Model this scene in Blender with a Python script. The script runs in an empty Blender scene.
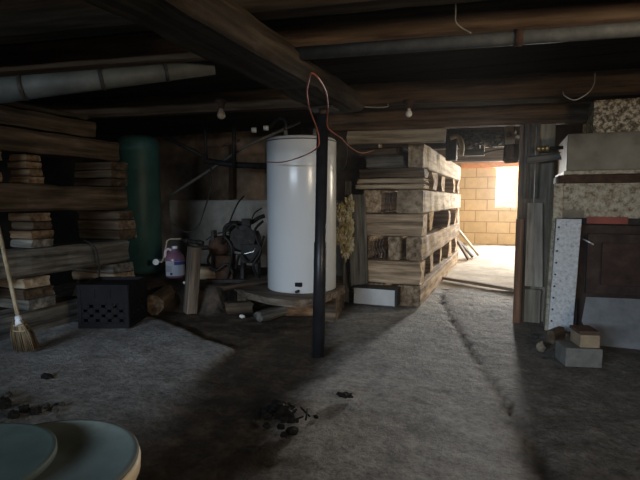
import bpy, bmesh, math, random
from mathutils import Vector, Matrix, noise
PI = math.pi
scn = bpy.context.scene
COL = scn.collection
V = Vector

# ------------------------------------------------------------------ camera
FPX, EYE, TILT, YAW = 480.0, 0.85, math.atan(40 / 480), math.radians(21.6)
cam = bpy.data.cameras.new('camera'); camo = bpy.data.objects.new('camera', cam); COL.objects.link(camo)
cam.sensor_width = 36.0; cam.lens = 36.0 * FPX / 640.0; cam.clip_start = .02
camo.location = (0, 0, EYE); camo.rotation_euler = (PI / 2 - TILT, 0, YAW)
scn.camera = camo

def _ray(px, py):
    u = (px - 320) / FPX; v = (240 - py) / FPX
    f = math.cos(TILT) + v * math.sin(TILT); z = -math.sin(TILT) + v * math.cos(TILT)
    return V((u * math.cos(YAW) - f * math.sin(YAW), u * math.sin(YAW) + f * math.cos(YAW), z)), f
def D(px, py, d):                       # survey point: distance d ahead of the eye
    r, f = _ray(px, py); return V((0, 0, EYE)) + r * (d / f)
def G(px, py, z=0.0):                   # survey point on a level z
    r, f = _ray(px, py); return V((0, 0, EYE)) + r * ((z - EYE) / r.z)
def YP(px, py, y):
    r, f = _ray(px, py); return V((0, 0, EYE)) + r * (y / r.y)

# ------------------------------------------------------------------ materials
def new_mat(name):
    m = bpy.data.materials.new(name); m.use_nodes = True
    nt = m.node_tree; nt.nodes.clear()
    out = nt.nodes.new('ShaderNodeOutputMaterial'); b = nt.nodes.new('ShaderNodeBsdfPrincipled')
    nt.links.new(b.outputs[0], out.inputs[0])
    return m, nt, b, out
def mapped(nt, scale=(1, 1, 1), kind='Object'):
    tc = nt.nodes.new('ShaderNodeTexCoord'); mp = nt.nodes.new('ShaderNodeMapping')
    mp.inputs['Scale'].default_value = scale
    nt.links.new(tc.outputs[kind], mp.inputs[0])
    oi = nt.nodes.new('ShaderNodeObjectInfo')
    ml = nt.nodes.new('ShaderNodeMath'); ml.operation = 'MULTIPLY'; ml.inputs[1].default_value = 37.0
    nt.links.new(oi.outputs['Random'], ml.inputs[0])
    ad = nt.nodes.new('ShaderNodeVectorMath'); ad.operation = 'ADD'
    nt.links.new(mp.outputs[0], ad.inputs[0]); nt.links.new(ml.outputs[0], ad.inputs[1])
    return ad.outputs[0], oi
def noise_n(nt, vec, scale, detail=6, rough=.6):
    n = nt.nodes.new('ShaderNodeTexNoise'); n.inputs['Scale'].default_value = scale
    n.inputs['Detail'].default_value = detail; n.inputs['Roughness'].default_value = rough
    nt.links.new(vec, n.inputs['Vector']); return n.outputs['Fac']
def ramp(nt, fac, stops):
    r = nt.nodes.new('ShaderNodeValToRGB'); e = r.color_ramp.elements
    while len(e) < len(stops): e.new(.5)
    for i, (p, c) in enumerate(stops): e[i].position = p; e[i].color = (*c, 1)
    nt.links.new(fac, r.inputs[0]); return r.outputs[0]
def mix(nt, fac, a, b, mode='MIX'):
    m = nt.nodes.new('ShaderNodeMix'); m.data_type = 'RGBA'; m.blend_type = mode
    for s, v in ((0, fac), (6, a), (7, b)):
        if hasattr(v, 'links'): nt.links.new(v, m.inputs[s])
        elif s == 0: m.inputs[0].default_value = v
        else: m.inputs[s].default_value = (*v, 1)
    return m.outputs[2]
def bump(nt, b, h, strength=.4, dist=.01):
    n = nt.nodes.new('ShaderNodeBump'); n.inputs['Strength'].default_value = strength; n.inputs['Distance'].default_value = dist
    nt.links.new(h, n.inputs['Height']); nt.links.new(n.outputs[0], b.inputs['Normal'])

def wood(name, dark, mid, light, grain=0, rough=.85, vary=.35, s=1.0):
    m, nt, b, _ = new_mat(name)
    sc = [26 * s, 26 * s, 26 * s]; sc[grain] = 1.6 * s
    vec, oi = mapped(nt, tuple(sc)); n1 = noise_n(nt, vec, 1.0, 8, .65)
    sc2 = [3, 3, 3]; sc2[grain] = 1.0
    vec2, _o = mapped(nt, tuple(sc2)); n2 = noise_n(nt, vec2, 1.3, 5, .6)
    c = ramp(nt, n1, [(.36, dark), (.5, mid), (.65, light)])
    c2 = ramp(nt, n2, [(.3, (.35, .33, .32)), (.62, (1, 1, 1))])
    c = mix(nt, .75, c, c2, 'MULTIPLY')
    mr = nt.nodes.new('ShaderNodeMapRange'); mr.inputs[3].default_value = 1 - vary; mr.inputs[4].default_value = 1 + vary
    nt.links.new(oi.outputs['Random'], mr.inputs[0])
    cc = nt.nodes.new('ShaderNodeCombineColor')
    for i in range(3): nt.links.new(mr.outputs[0], cc.inputs[i])
    c = mix(nt, 1.0, c, cc.outputs[0], 'MULTIPLY')
    nt.links.new(c, b.inputs['Base Color']); b.inputs['Roughness'].default_value = rough
    b.inputs['Specular IOR Level'].default_value = .2
    bump(nt, b, n1, .6, .006); return m

def speckle(name, stops, scale=9, rough=.7, metal=0.0, bs=.4, detail=8, nrough=.65, big=None, bd=.006):
    m, nt, b, _ = new_mat(name)
    vec, oi = mapped(nt); n1 = noise_n(nt, vec, scale, detail, nrough)
    c = ramp(nt, n1, stops)
    if big:
        n2 = noise_n(nt, vec, big, 4, .55)
        c = mix(nt, .8, c, ramp(nt, n2, [(.32, (.4, .38, .36)), (.62, (1, 1, 1))]), 'MULTIPLY')
    nt.links.new(c, b.inputs['Base Color']); b.inputs['Roughness'].default_value = rough
    b.inputs['Metallic'].default_value = metal; b.inputs['Specular IOR Level'].default_value = .3
    bump(nt, b, n1, bs, bd); return m
def flat(name, c, rough=.6, metal=0.0, var=.2, spec=.4, scale=14):
    m, nt, b, _ = new_mat(name)
    vec, oi = mapped(nt); n1 = noise_n(nt, vec, scale, 5, .6)
    lo = tuple(x * (1 - var) for x in c); hi = tuple(min(1, x * (1 + var)) for x in c)
    nt.links.new(ramp(nt, n1, [(.35, lo), (.65, hi)]), b.inputs['Base Color'])
    b.inputs['Roughness'].default_value = rough; b.inputs['Metallic'].default_value = metal
    b.inputs['Specular IOR Level'].default_value = spec
    return m

M = {}
M['old_wood'] = wood('old_wood', (.045, .032, .022), (.115, .083, .058), (.2, .155, .11))
M['tie_wood'] = wood('tie_wood', (.034, .024, .015), (.082, .06, .039), (.145, .11, .075), vary=.12)
M['block_brown'] = wood('block_brown', (.022, .015, .01), (.055, .038, .025), (.10, .073, .05), vary=.2)
M['crib_wood'] = wood('crib_wood', (.15, .108, .07), (.42, .31, .205), (.66, .53, .385), vary=.25)
M['pale_wood'] = wood('pale_wood', (.22, .17, .11), (.42, .34, .24), (.6, .5, .37), vary=.2)
M['brown_wood'] = wood('brown_wood', (.06, .03, .015), (.15, .085, .045), (.24, .15, .085), vary=.3)
M['joist_wood'] = wood('joist_wood', (.052, .033, .02), (.14, .092, .057), (.24, .165, .108), vary=.1)
M['plat_wood'] = wood('plat_wood', (.07, .055, .042), (.17, .135, .105), (.28, .23, .185), vary=.05)
M['girder_wood'] = wood('girder_wood', (.012, .009, .006), (.034, .026, .018), (.07, .055, .038), vary=.05)
M['tan_end'] = wood('tan_end', (.07, .045, .026), (.15, .10, .06), (.25, .18, .11), vary=.25)
M['grey_wood'] = wood('grey_wood', (.06, .06, .055), (.16, .155, .14), (.3, .29, .26), vary=.2)
M['post_wood'] = wood('post_wood', (.07, .05, .036), (.18, .135, .10), (.3, .235, .18), grain=2, vary=.2)
M['brown_post'] = wood('brown_post', (.07, .035, .02), (.17, .09, .055), (.27, .16, .1), grain=2, vary=.1)
M['post_grey'] = wood('post_grey', (.17, .15, .115), (.28, .255, .20), (.37, .34, .275), grain=2, vary=.1)
M['post_pale'] = wood('post_pale', (.24, .21, .17), (.45, .40, .33), (.58, .53, .45), grain=2, vary=.1)
M['concrete'] = speckle('concrete', [(.3, (.15, .14, .13)), (.5, (.27, .26, .25)), (.7, (.38, .37, .355))], 7, .9, big=.9, bs=.7, bd=.012)
M['slab'] = speckle('slab', [(.3, (.13, .13, .13)), (.5, (.215, .22, .225)), (.72, (.3, .31, .32))], 6, .85, big=.9, bs=.6, bd=.012)
M['dark_slab'] = speckle('dark_slab', [(.3, (.075, .07, .066)), (.5, (.145, .14, .132)), (.7, (.23, .22, .21))], 7, .9, big=.8, bs=.7, bd=.012)
M['dirt'] = speckle('dirt', [(.3, (.012, .010, .008)), (.52, (.034, .028, .022)), (.75, (.085, .07, .054))], 16, .95, big=1.2, bs=.9, bd=.02)
M['ledge_dirt'] = speckle('ledge_dirt', [(.3, (.02, .016, .013)), (.52, (.06, .047, .037)), (.75, (.13, .1, .078))], 10, .95, bs=.9, bd=.02)
M['far_floor'] = speckle('far_floor', [(.3, (.34, .3, .25)), (.5, (.52, .47, .4)), (.7, (.66, .61, .53))], 6, .9, big=1.0, bs=.8, bd=.015)
M['coal_shade'] = speckle('coal_shade', [(.3, (.003, .003, .003)), (.6, (.012, .011, .01)), (.8, (.04, .036, .03))], 30, .8, bs=.9)
M['rock'] = speckle('rock', [(.3, (.02, .02, .018)), (.6, (.07, .068, .062)), (.8, (.16, .155, .145))], 18, .9)
M['grey_wall'] = speckle('grey_wall', [(.3, (.24, .21, .175)), (.5, (.42, .38, .33)), (.7, (.54, .5, .44))], 5, .9, big=1.6, bs=.5)
M['dark_wall'] = speckle('dark_wall', [(.3, (.055, .034, .023)), (.5, (.13, .085, .056)), (.7, (.22, .15, .105))], 4, .95, bs=.7)
M['brown_wall'] = speckle('brown_wall', [(.3, (.09, .055, .036)), (.5, (.21, .14, .09)), (.7, (.34, .24, .165))], 4, .95, bs=.7, big=1.8)
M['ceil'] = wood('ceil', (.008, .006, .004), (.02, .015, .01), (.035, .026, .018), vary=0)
M['galv'] = speckle('galv', [(.3, (.09, .09, .082)), (.6, (.15, .15, .138)), (.8, (.21, .21, .195))], 20, .65, .1, bs=.15)
M['duct_metal'] = speckle('duct_metal', [(.3, (.038, .042, .038)), (.6, (.068, .075, .07)), (.8, (.1, .107, .1))], 14, .65, .1, bs=.15)
M['white_enamel'] = flat('white_enamel', (.66, .70, .735), .22, var=.03, spec=.5, scale=3)
M['black_steel'] = flat('black_steel', (.018, .019, .024), .38, .3, .3)
M['dark_steel'] = speckle('dark_steel', [(.35, (.012, .011, .011)), (.6, (.035, .032, .03)), (.8, (.09, .075, .06))], 25, .6, .3)
M['rust'] = speckle('rust', [(.3, (.03, .016, .011)), (.55, (.075, .04, .026)), (.75, (.13, .08, .055))], 22, .85)
M['pipe_dull'] = flat('pipe_dull', (.09, .085, .075), .6)
M['bulb_dull'] = flat('bulb_dull', (.30, .24, .17), .4)  # darker tan tone than the other bulb
M['brass'] = flat('brass', (.55, .42, .2), .35, .8)
M['chrome'] = flat('chrome', (.6, .6, .58), .3, .7)
M['white_plastic'] = flat('white_plastic', (.75, .74, .7), .5, var=.06)
M['green_tank'] = speckle('green_tank', [(.3, (.016, .056, .056)), (.55, (.025, .086, .088)), (.8, (.042, .115, .115))], 5, .5, bs=.05)
M['black_plastic'] = flat('black_plastic', (.010, .010, .013), .75, spec=.15)
M['purple_liquid'] = flat('purple_liquid', (.22, .115, .17), .2, var=.15)
M['clear_plastic'] = flat('clear_plastic', (.55, .45, .50), .3, var=.1)
M['blue'] = flat('blue', (.08, .12, .38), .5)
M['label_white'] = flat('label_white', (.62, .66, .74), .6, var=.05)
M['print'] = flat('print', (.07, .08, .14), .6)
M['straw'] = wood('straw', (.06, .046, .028), (.13, .1, .062), (.21, .165, .105), grain=2, s=2)
M['handle'] = wood('handle', (.3, .24, .15), (.48, .4, .27), (.6, .52, .38), grain=2)
M['orange_cable'] = flat('orange_cable', (.30, .075, .04), .5)
M['black_cable'] = flat('black_cable', (.015, .014, .013), .6)
M['grey_cable'] = flat('grey_cable', (.3, .28, .24), .6)
M['insulation'] = speckle('insulation', [(.3, (.2, .16, .08)), (.48, (.5, .43, .22)), (.62, (.72, .70, .62))], 24, .95, bs=1)
M['white_panel'] = speckle('white_panel', [(.3, (.5, .52, .53)), (.6, (.62, .65, .67)), (.8, (.68, .7, .72))], 6, .6, bs=.1)
M['sheet_metal'] = speckle('sheet_metal', [(.3, (.33, .36, .4)), (.55, (.47, .51, .56)), (.8, (.56, .6, .66))], 12, .5, .1, bs=.15)
M['rust_sheet'] = speckle('rust_sheet', [(.33, (.12, .08, .05)), (.44, (.30, .26, .19)), (.54, (.44, .40, .31)), (.7, (.58, .54, .43))], 38, .6, .15, bs=.4)
M['rust_duct'] = speckle('rust_duct', [(.38, (.06, .045, .03)), (.48, (.18, .14, .09)), (.56, (.5, .44, .32)), (.7, (.66, .6, .47))], 42, .6, .15, bs=.4)
M['speck_strip'] = speckle('speck_strip', [(.30, (.2, .2, .2)), (.42, (.48, .51, .54)), (.6, (.64, .68, .72)), (.8, (.7, .74, .77))], 48, .5, .15, bs=.3)
M['grey_casing'] = speckle('grey_casing', [(.3, (.16, .14, .105)), (.55, (.29, .265, .21)), (.8, (.37, .345, .28))], 6, .65, .1, big=2, bs=.2)
M['red_paint'] = flat('red_paint', (.28, .07, .05), .6)
M['firebox'] = speckle('firebox', [(.3, (.022, .015, .013)), (.55, (.055, .036, .03)), (.8, (.1, .07, .055))], 8, .8)
M['firebox_rust'] = speckle('firebox_rust', [(.3, (.025, .014, .011)), (.55, (.06, .034, .027)), (.8, (.1, .065, .05))], 12, .8)
M['brick_tan'] = speckle('brick_tan', [(.3, (.2, .155, .1)), (.6, (.31, .25, .175)), (.8, (.38, .32, .235))], 20, .9)
M['brick_red'] = speckle('brick_red', [(.3, (.05, .03, .025)), (.6, (.1, .06, .048)), (.8, (.15, .095, .075))], 20, .9)
M['block_grey'] = speckle('block_grey', [(.3, (.10, .105, .1)), (.6, (.165, .17, .16)), (.8, (.23, .235, .22))], 22, .9)
M['bucket'] = speckle('bucket', [(.3, (.05, .062, .057)), (.55, (.085, .103, .096)), (.8, (.14, .165, .155))], 5, .75, bs=.1)
M['bucket_lid'] = speckle('bucket_lid', [(.3, (.034, .05, .046)), (.55, (.056, .08, .074)), (.8, (.10, .13, .12))], 6, .7, bs=.1)
M['tan_rim'] = flat('tan_rim', (.42, .34, .22), .6)
M['plastic_film'] = speckle('plastic_film', [(.4, (.015, .015, .016)), (.55, (.10, .10, .10)), (.7, (.5, .48, .44))], 14, .4, bs=.8)
M['cardboard'] = flat('cardboard', (.5, .44, .34), .8)
M['mesh_wire'] = flat('mesh_wire', (.2, .22, .25), .5, .4)
M['bulb_glass'] = flat('bulb_glass', (.8, .78, .7), .25, var=.03)

def ground_mat():
    m, nt, b, _ = new_mat('ground')
    at = nt.nodes.new('ShaderNodeAttribute'); at.attribute_name = 'soil_shade'
    sp = nt.nodes.new('ShaderNodeSeparateColor'); nt.links.new(at.outputs['Color'], sp.inputs[0])
    vec, oi = mapped(nt); n1 = noise_n(nt, vec, 9, 9, .7); n2 = noise_n(nt, vec, 1.4, 5, .6); n3 = noise_n(nt, vec, 38, 6, .75)
    dirt = ramp(nt, n1, [(.3, (.018, .014, .011)), (.5, (.06, .046, .034)), (.70, (.17, .13, .09))])  # real dirt; its dark band beside the path also stands in for a shadow
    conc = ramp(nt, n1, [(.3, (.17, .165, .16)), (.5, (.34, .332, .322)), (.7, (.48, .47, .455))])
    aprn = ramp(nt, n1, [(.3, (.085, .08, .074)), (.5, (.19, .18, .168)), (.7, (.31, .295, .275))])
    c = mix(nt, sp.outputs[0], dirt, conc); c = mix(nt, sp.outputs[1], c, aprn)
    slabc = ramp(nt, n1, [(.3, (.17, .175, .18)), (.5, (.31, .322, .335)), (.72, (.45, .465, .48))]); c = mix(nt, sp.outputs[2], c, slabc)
    st = ramp(nt, n2, [(.33, (.6, .58, .56)), (.6, (1.1, 1.1, 1.1))]); c = mix(nt, .7, c, st, 'MULTIPLY')
    c = mix(nt, .85, c, ramp(nt, n3, [(.34, (.4, .39, .38)), (.5, (.95, .95, .95)), (.66, (1.3, 1.28, 1.25))]), 'MULTIPLY')
    nt.links.new(c, b.inputs['Base Color']); b.inputs['Roughness'].default_value = .75; b.inputs['Specular IOR Level'].default_value = .35
    a = nt.nodes.new('ShaderNodeMath'); a.operation = 'ADD'; nt.links.new(n1, a.inputs[0]); nt.links.new(n3, a.inputs[1])
    bump(nt, b, a.outputs[0], 1.0, .026); return m
M['ground'] = ground_mat()
def block_mat():
    m, nt, b, _ = new_mat('block_wall')
    tc = nt.nodes.new('ShaderNodeTexCoord'); sx = nt.nodes.new('ShaderNodeSeparateXYZ'); cx = nt.nodes.new('ShaderNodeCombineXYZ')
    nt.links.new(tc.outputs['Object'], sx.inputs[0]); nt.links.new(sx.outputs[0], cx.inputs[0]); nt.links.new(sx.outputs[2], cx.inputs[1])
    br = nt.nodes.new('ShaderNodeTexBrick'); br.inputs['Scale'].default_value = 1; br.inputs['Brick Width'].default_value = .42
    br.inputs['Row Height'].default_value = .215; br.inputs['Mortar Size'].default_value = .009; br.inputs['Mortar Smooth'].default_value = .3
    br.inputs['Color1'].default_value = (.62, .45, .25, 1); br.inputs['Color2'].default_value = (.54, .39, .21, 1); br.inputs['Mortar'].default_value = (.30, .2, .1, 1)
    nt.links.new(cx.outputs[0], br.inputs['Vector'])
    vec, oi = mapped(nt); n = noise_n(nt, vec, 9, 6, .6)
    c = mix(nt, .5, br.outputs['Color'], ramp(nt, n, [(.3, (.6, .58, .55)), (.7, (1, 1, 1))]), 'MULTIPLY')
    nt.links.new(c, b.inputs['Base Color']); b.inputs['Roughness'].default_value = .9
    bump(nt, b, br.outputs['Fac'], -.6, .01); return m
M['block_wall'] = block_mat()
def pane_mat():
    m, nt, b, out = new_mat('pane')
    t = nt.nodes.new('ShaderNodeBsdfTransparent'); mx = nt.nodes.new('ShaderNodeMixShader'); mx.inputs[0].default_value = .06
    b.inputs['Roughness'].default_value = .05; b.inputs['Base Color'].default_value = (.8, .8, .8, 1)
    nt.links.new(t.outputs[0], mx.inputs[1]); nt.links.new(b.outputs[0], mx.inputs[2]); nt.links.new(mx.outputs[0], out.inputs[0]); return m
M['pane'] = pane_mat()

# ------------------------------------------------------------------ shape helpers (all in world metres)
def box(bm, lo, hi, bev=0.0):
    r = bmesh.ops.create_cube(bm, size=1.0); vs = r['verts']
    lo, hi = V(lo), V(hi)
    for v in vs: v.co = V([(lo[i] + hi[i]) / 2 + v.co[i] * (hi[i] - lo[i]) for i in range(3)])
    if bev:
        es = list({e for v in vs for e in v.link_edges})
        bmesh.ops.bevel(bm, geom=es, offset=bev, segments=2, profile=.6, affect='EDGES')
    return bm
def boxes(*bs, bev=0.0):
    bm = bmesh.new()
    for lo, hi in bs: box(bm, lo, hi, bev)
    return bm
def tube(bm, pts, r, n=8, caps=True):
    pts = [V(p) for p in pts]; rs = r if isinstance(r, (list, tuple)) else [r] * len(pts)
    rings = []; up = None
    for i, p in enumerate(pts):
        a = pts[max(i - 1, 0)]; c = pts[min(i + 1, len(pts) - 1)]; t = (c - a).normalized()
        if up is None: up = t.orthogonal().normalized()
        up = (up - t * up.dot(t)); up = up.normalized() if up.length > 1e-6 else t.orthogonal().normalized()
        s = t.cross(up)
        rings.append([bm.verts.new(p + (up * math.cos(2 * PI * k / n) + s * math.sin(2 * PI * k / n)) * rs[i]) for k in range(n)])
    for a, b in zip(rings, rings[1:]):
        for k in range(n): bm.faces.new((a[k], a[(k + 1) % n], b[(k + 1) % n], b[k])).smooth = True
    if caps: bm.faces.new(rings[0][::-1]); bm.faces.new(rings[-1])
    return bm
def spline(pts, n=8):
    pts = [V(p) for p in pts]; out = []
    for i in range(len(pts) - 1):
        p0 = pts[max(i - 1, 0)]; p1 = pts[i]; p2 = pts[i + 1]; p3 = pts[min(i + 2, len(pts) - 1)]
        for k in range(n):
            t = k / n
            out.append(.5 * ((2 * p1) + (p2 - p0) * t + (2 * p0 - 5 * p1 + 4 * p2 - p3) * t * t + (3 * p1 - p0 - 3 * p2 + p3) * t ** 3))
    out.append(pts[-1]); return out
def lathe(bm, prof, c, n=32, axis=None, caps=True):
    c = V(c); rings = []
    rot = V((0, 0, 1)).rotation_difference(V(axis)).to_matrix() if axis else Matrix.Identity(3)
    for r, z in prof:
        rings.append([bm.verts.new(c + rot @ V((r * math.cos(2 * PI * k / n), r * math.sin(2 * PI * k / n), z))) for k in range(n)])
    for a, b in zip(rings, rings[1:]):
        for k in range(n): bm.faces.new((a[k], a[(k + 1) % n], b[(k + 1) % n], b[k])).smooth = True
    if caps: bm.faces.new(rings[0][::-1]); bm.faces.new(rings[-1])
    return bm
def prism(bm, poly, z0, z1):
    a = [bm.verts.new((p[0], p[1], z0)) for p in poly]; b = [bm.verts.new((p[0], p[1], z1)) for p in poly]
    n = len(poly); bm.faces.new(a[::-1]); bm.faces.new(b)
    for k in range(n): bm.faces.new((a[k], a[(k + 1) % n], b[(k + 1) % n], b[k]))
    return bm
def rough_beam(bm, L, w, h, seed, jit=.006, cham=.012, seg=.09, taper=0.0):
    """a weathered timber along local X, centred, bottom at z=0"""
    rd = random.Random(seed); n = max(3, int(L / seg)); rings = []
    off = V((rd.random() * 50, rd.random() * 50, rd.random() * 50))
    sec = [(-w/2 + cham, 0), (w/2 - cham, 0), (w/2, cham), (w/2, h/2), (w/2, h - cham), (w/2 - cham, h), (-w/2 + cham, h), (-w/2, h - cham), (-w/2, h/2), (-w/2, cham)]
    for i in range(n + 1):
        x = -L/2 + L * i / n; ring = []
        edge = i in (0, n)
        for k, (y, z) in enumerate(sec):
            q = noise.noise_vector(V((x * 5, y * 9, z * 9)) + off) * jit
            f = 1 - taper * (i / n)
            px = x + (rd.uniform(-.012, .012) if edge else 0)
            ring.append(bm.verts.new((px, y * f + q.y, max(0.0, z + (abs(q.z) * -1 if z > h/2 else abs(q.z))))))
        rings.append(ring)
    m = len(sec)
    for a, b in zip(rings, rings[1:]):
        for k in range(m): bm.faces.new((a[k], a[(k + 1) % m], b[(k + 1) % m], b[k]))
    bm.faces.new(rings[0][::-1]); bm.faces.new(rings[-1]); return bm
def lump(bm, c, r, seed, sub=3, amp=.35, f=1.6, flat_z=None):
    res = bmesh.ops.create_icosphere(bm, subdivisions=sub, radius=1.0); off = V((seed * 3.7, seed * 1.3, seed * 7.1)); c = V(c); r = V(r)
    for v in res['verts']:
        d = 1 + amp * noise.fractal(v.co * f + off, 1.0, 2.0, 4)
        p = v.co * d; v.co = c + V((p.x * r.x, p.y * r.y, p.z * r.z))
        if flat_z is not None and v.co.z < flat_z: v.co.z = flat_z
    for fc in bm.faces: fc.smooth = False
    return bm

# ------------------------------------------------------------------ object helpers
def mesh_of(name, bm, mat):
    bmesh.ops.recalc_face_normals(bm, faces=bm.faces)
    me = bpy.data.meshes.new(name); bm.to_mesh(me); bm.free()
    me.materials.append(M[mat] if isinstance(mat, str) else mat); return me
def tag(o, label, cat, group=None):
    o['label'] = label; o['category'] = cat
    if group: o['group'] = group
    return o
WM = {}
def thing(name, label, cat, loc, group=None, rotz=0.0):
    o = bpy.data.objects.new(name, None); COL.objects.link(o); o.location = loc; o.rotation_euler = (0, 0, rotz)
    o.empty_display_size = .1
    WM[o.name] = Matrix.Translation(V(loc)) @ Matrix.Rotation(rotz, 4, 'Z')
    return tag(o, label, cat, group)
def part(name, bm, mat, parent, label=None):
    w = WM[parent.name]; bm.transform(w.inverted())
    o = bpy.data.objects.new(name, mesh_of(name, bm, mat)); COL.objects.link(o); o.parent = parent
    WM[o.name] = w
    if label: o['label'] = label
    return o
def solo(name, bm, mat, label, cat, group=None, mtx=None):
    """a thing of one mesh; without mtx the shape is in world metres and the origin goes to its base"""
    if mtx is None:
        xs = [v.co for v in bm.verts]
        lo = V([min(c[i] for c in xs) for i in range(3)]); hi = V([max(c[i] for c in xs) for i in range(3)])
        mtx = Matrix.Translation(V(((lo.x + hi.x) / 2, (lo.y + hi.y) / 2, lo.z))); bm.transform(mtx.inverted())
    o = bpy.data.objects.new(name, mesh_of(name, bm, mat)); COL.objects.link(o); o.matrix_world = mtx; WM[o.name] = mtx.copy()
    return tag(o, label, cat, group)
def struct(name, bm, mat, parent=None):
    o = bpy.data.objects.new(name, mesh_of(name, bm, mat)); COL.objects.link(o); o['kind'] = 'structure'
    WM[o.name] = Matrix.Identity(4)
    if parent: o.parent = parent
    return o
def beam(name, a, b, w, h, mat, label, cat, group=None, seed=1, jit=.006, cham=.012, roll=0.0, taper=0.0):
    """timber whose bottom centre line runs a -> b"""
    a, b = V(a), V(b); d = b - a; L = d.length; x = d.normalized()
    y = V((0, 0, 1)).cross(x)
    y = y.normalized() if y.length > 1e-3 else V((0, 1, 0)); z = x.cross(y)
    m = Matrix((x, y, z)).transposed().to_4x4(); m = Matrix.Translation((a + b) / 2) @ m @ Matrix.Rotation(roll, 4, 'X')
    bm = rough_beam(bmesh.new(), L, w, h, seed, jit, cham, taper=taper)
    return solo(name, bm, mat, label, cat, group, m)

# ================================================================== THE SETTING
CEIL = 1.58
def floor_h(x, y):
    h = .010 * noise.fractal(V((x * 2.2, y * 2.2, 3.1)), 1.0, 2.0, 5) + .004 * noise.noise(V((x * 14, y * 14, 0)))
    return h
def seg_d(x, y, a, b):
    dx, dy = b[0] - a[0], b[1] - a[1]; t = max(0, min(1, ((x - a[0]) * dx + (y - a[1]) * dy) / (dx * dx + dy * dy)))
    return math.hypot(x - a[0] - t * dx, y - a[1] - t * dy)
def poly_sd(x, y, P):                      # >0 inside
    ins = False; d = 9
    for i in range(len(P)):
        a, b = P[i], P[(i + 1) % len(P)]; d = min(d, seg_d(x, y, a, b))
        if (a[1] > y) != (b[1] > y) and x < (b[0] - a[0]) * (y - a[1]) / (b[1] - a[1]) + a[0]: ins = not ins
    return d if ins else -d
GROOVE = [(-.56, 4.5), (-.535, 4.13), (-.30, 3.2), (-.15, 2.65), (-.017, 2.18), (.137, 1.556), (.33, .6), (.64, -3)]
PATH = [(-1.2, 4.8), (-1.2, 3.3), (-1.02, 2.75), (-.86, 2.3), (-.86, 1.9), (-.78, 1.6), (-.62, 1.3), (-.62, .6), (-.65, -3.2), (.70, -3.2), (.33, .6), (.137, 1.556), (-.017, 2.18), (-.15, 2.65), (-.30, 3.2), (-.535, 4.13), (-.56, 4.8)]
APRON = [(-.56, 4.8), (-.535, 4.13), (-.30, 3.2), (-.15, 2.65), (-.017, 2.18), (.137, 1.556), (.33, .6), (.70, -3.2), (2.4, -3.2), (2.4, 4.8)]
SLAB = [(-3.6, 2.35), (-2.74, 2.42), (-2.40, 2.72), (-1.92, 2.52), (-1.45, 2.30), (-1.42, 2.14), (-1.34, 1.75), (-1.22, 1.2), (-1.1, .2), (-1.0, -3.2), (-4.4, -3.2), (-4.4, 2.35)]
def sstep(a, b, v): t = max(0, min(1, (v - a) / (b - a))); return t * t * (3 - 2 * t)
bm = bmesh.new(); NX, NY = 264, 314; X0, X1, Y0, Y1 = -4.3, 2.3, -3.1, 4.75
gv = []; soil_shade = []
for j in range(NY + 1):
    row = []
    for i in range(NX + 1):
        x = X0 + (X1 - X0) * i / NX; y = Y0 + (Y1 - Y0) * j / NY
        wob = .07 * noise.fractal(V((x * 3, y * 3, 8.2)), 1.0, 2.0, 4)
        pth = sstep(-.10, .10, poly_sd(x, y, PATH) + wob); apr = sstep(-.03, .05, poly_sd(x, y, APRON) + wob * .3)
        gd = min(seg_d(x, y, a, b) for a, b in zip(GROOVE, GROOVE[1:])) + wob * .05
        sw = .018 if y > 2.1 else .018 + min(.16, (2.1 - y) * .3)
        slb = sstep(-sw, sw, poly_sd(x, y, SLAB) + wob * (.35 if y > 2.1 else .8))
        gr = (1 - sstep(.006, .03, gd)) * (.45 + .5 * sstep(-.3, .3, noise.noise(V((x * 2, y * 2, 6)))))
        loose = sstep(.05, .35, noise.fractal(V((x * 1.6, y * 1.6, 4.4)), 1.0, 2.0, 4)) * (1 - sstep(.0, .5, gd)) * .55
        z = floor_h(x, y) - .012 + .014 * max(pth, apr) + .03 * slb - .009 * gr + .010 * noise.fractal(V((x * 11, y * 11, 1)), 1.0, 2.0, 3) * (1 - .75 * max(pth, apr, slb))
        row.append(bm.verts.new((x, y, z))); soil_shade.append((max(0, pth - gr), max(0, apr - gr - loose * .5), slb, 1))
    gv.append(row)
for j in range(NY):
    for i in range(NX): bm.faces.new((gv[j][i], gv[j][i + 1], gv[j + 1][i + 1], gv[j + 1][i])).smooth = True
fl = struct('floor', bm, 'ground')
at = fl.data.attributes.new('soil_shade', 'FLOAT_COLOR', 'POINT'); at.data.foreach_set('color', [c for q in soil_shade for c in q])
bm = bmesh.new(); NX, NY = 60, 90; X0, X1, Y0, Y1 = -1.45, 1.9, 4.7, 10.0
gv = [[bm.verts.new((X0 + (X1 - X0) * i / NX, Y0 + (Y1 - Y0) * j / NY, floor_h(X0 + (X1 - X0) * i / NX, Y0 + (Y1 - Y0) * j / NY))) for i in range(NX + 1)] for j in range(NY + 1)]
for j in range(NY):
    for i in range(NX): bm.faces.new((gv[j][i], gv[j][i + 1], gv[j + 1][i + 1], gv[j + 1][i])).smooth = True
struct('floor_far', bm, 'far_floor')

def wall_box(name, lo, hi, mat): return struct(name, boxes((lo, hi)), mat)
wall_box('wall_left', (-4.4, -3.2, -.1), (-4.25, 4.7, 1.7), 'coal_shade')  # black tone stands in for the deep shade behind the left crib
struct('wall_right', boxes(((2.25, -3.2, -.1), (2.4, -.4, 1.7)), ((2.25, .6, -.1), (2.4, 4.7, 1.7)), ((2.25, -.4, -.1), (2.4, .6, 1.0)), ((2.25, -.4, 1.42), (2.4, .6, 1.7))), 'dark_wall')  # high opening added only to let the warm fill in
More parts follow.
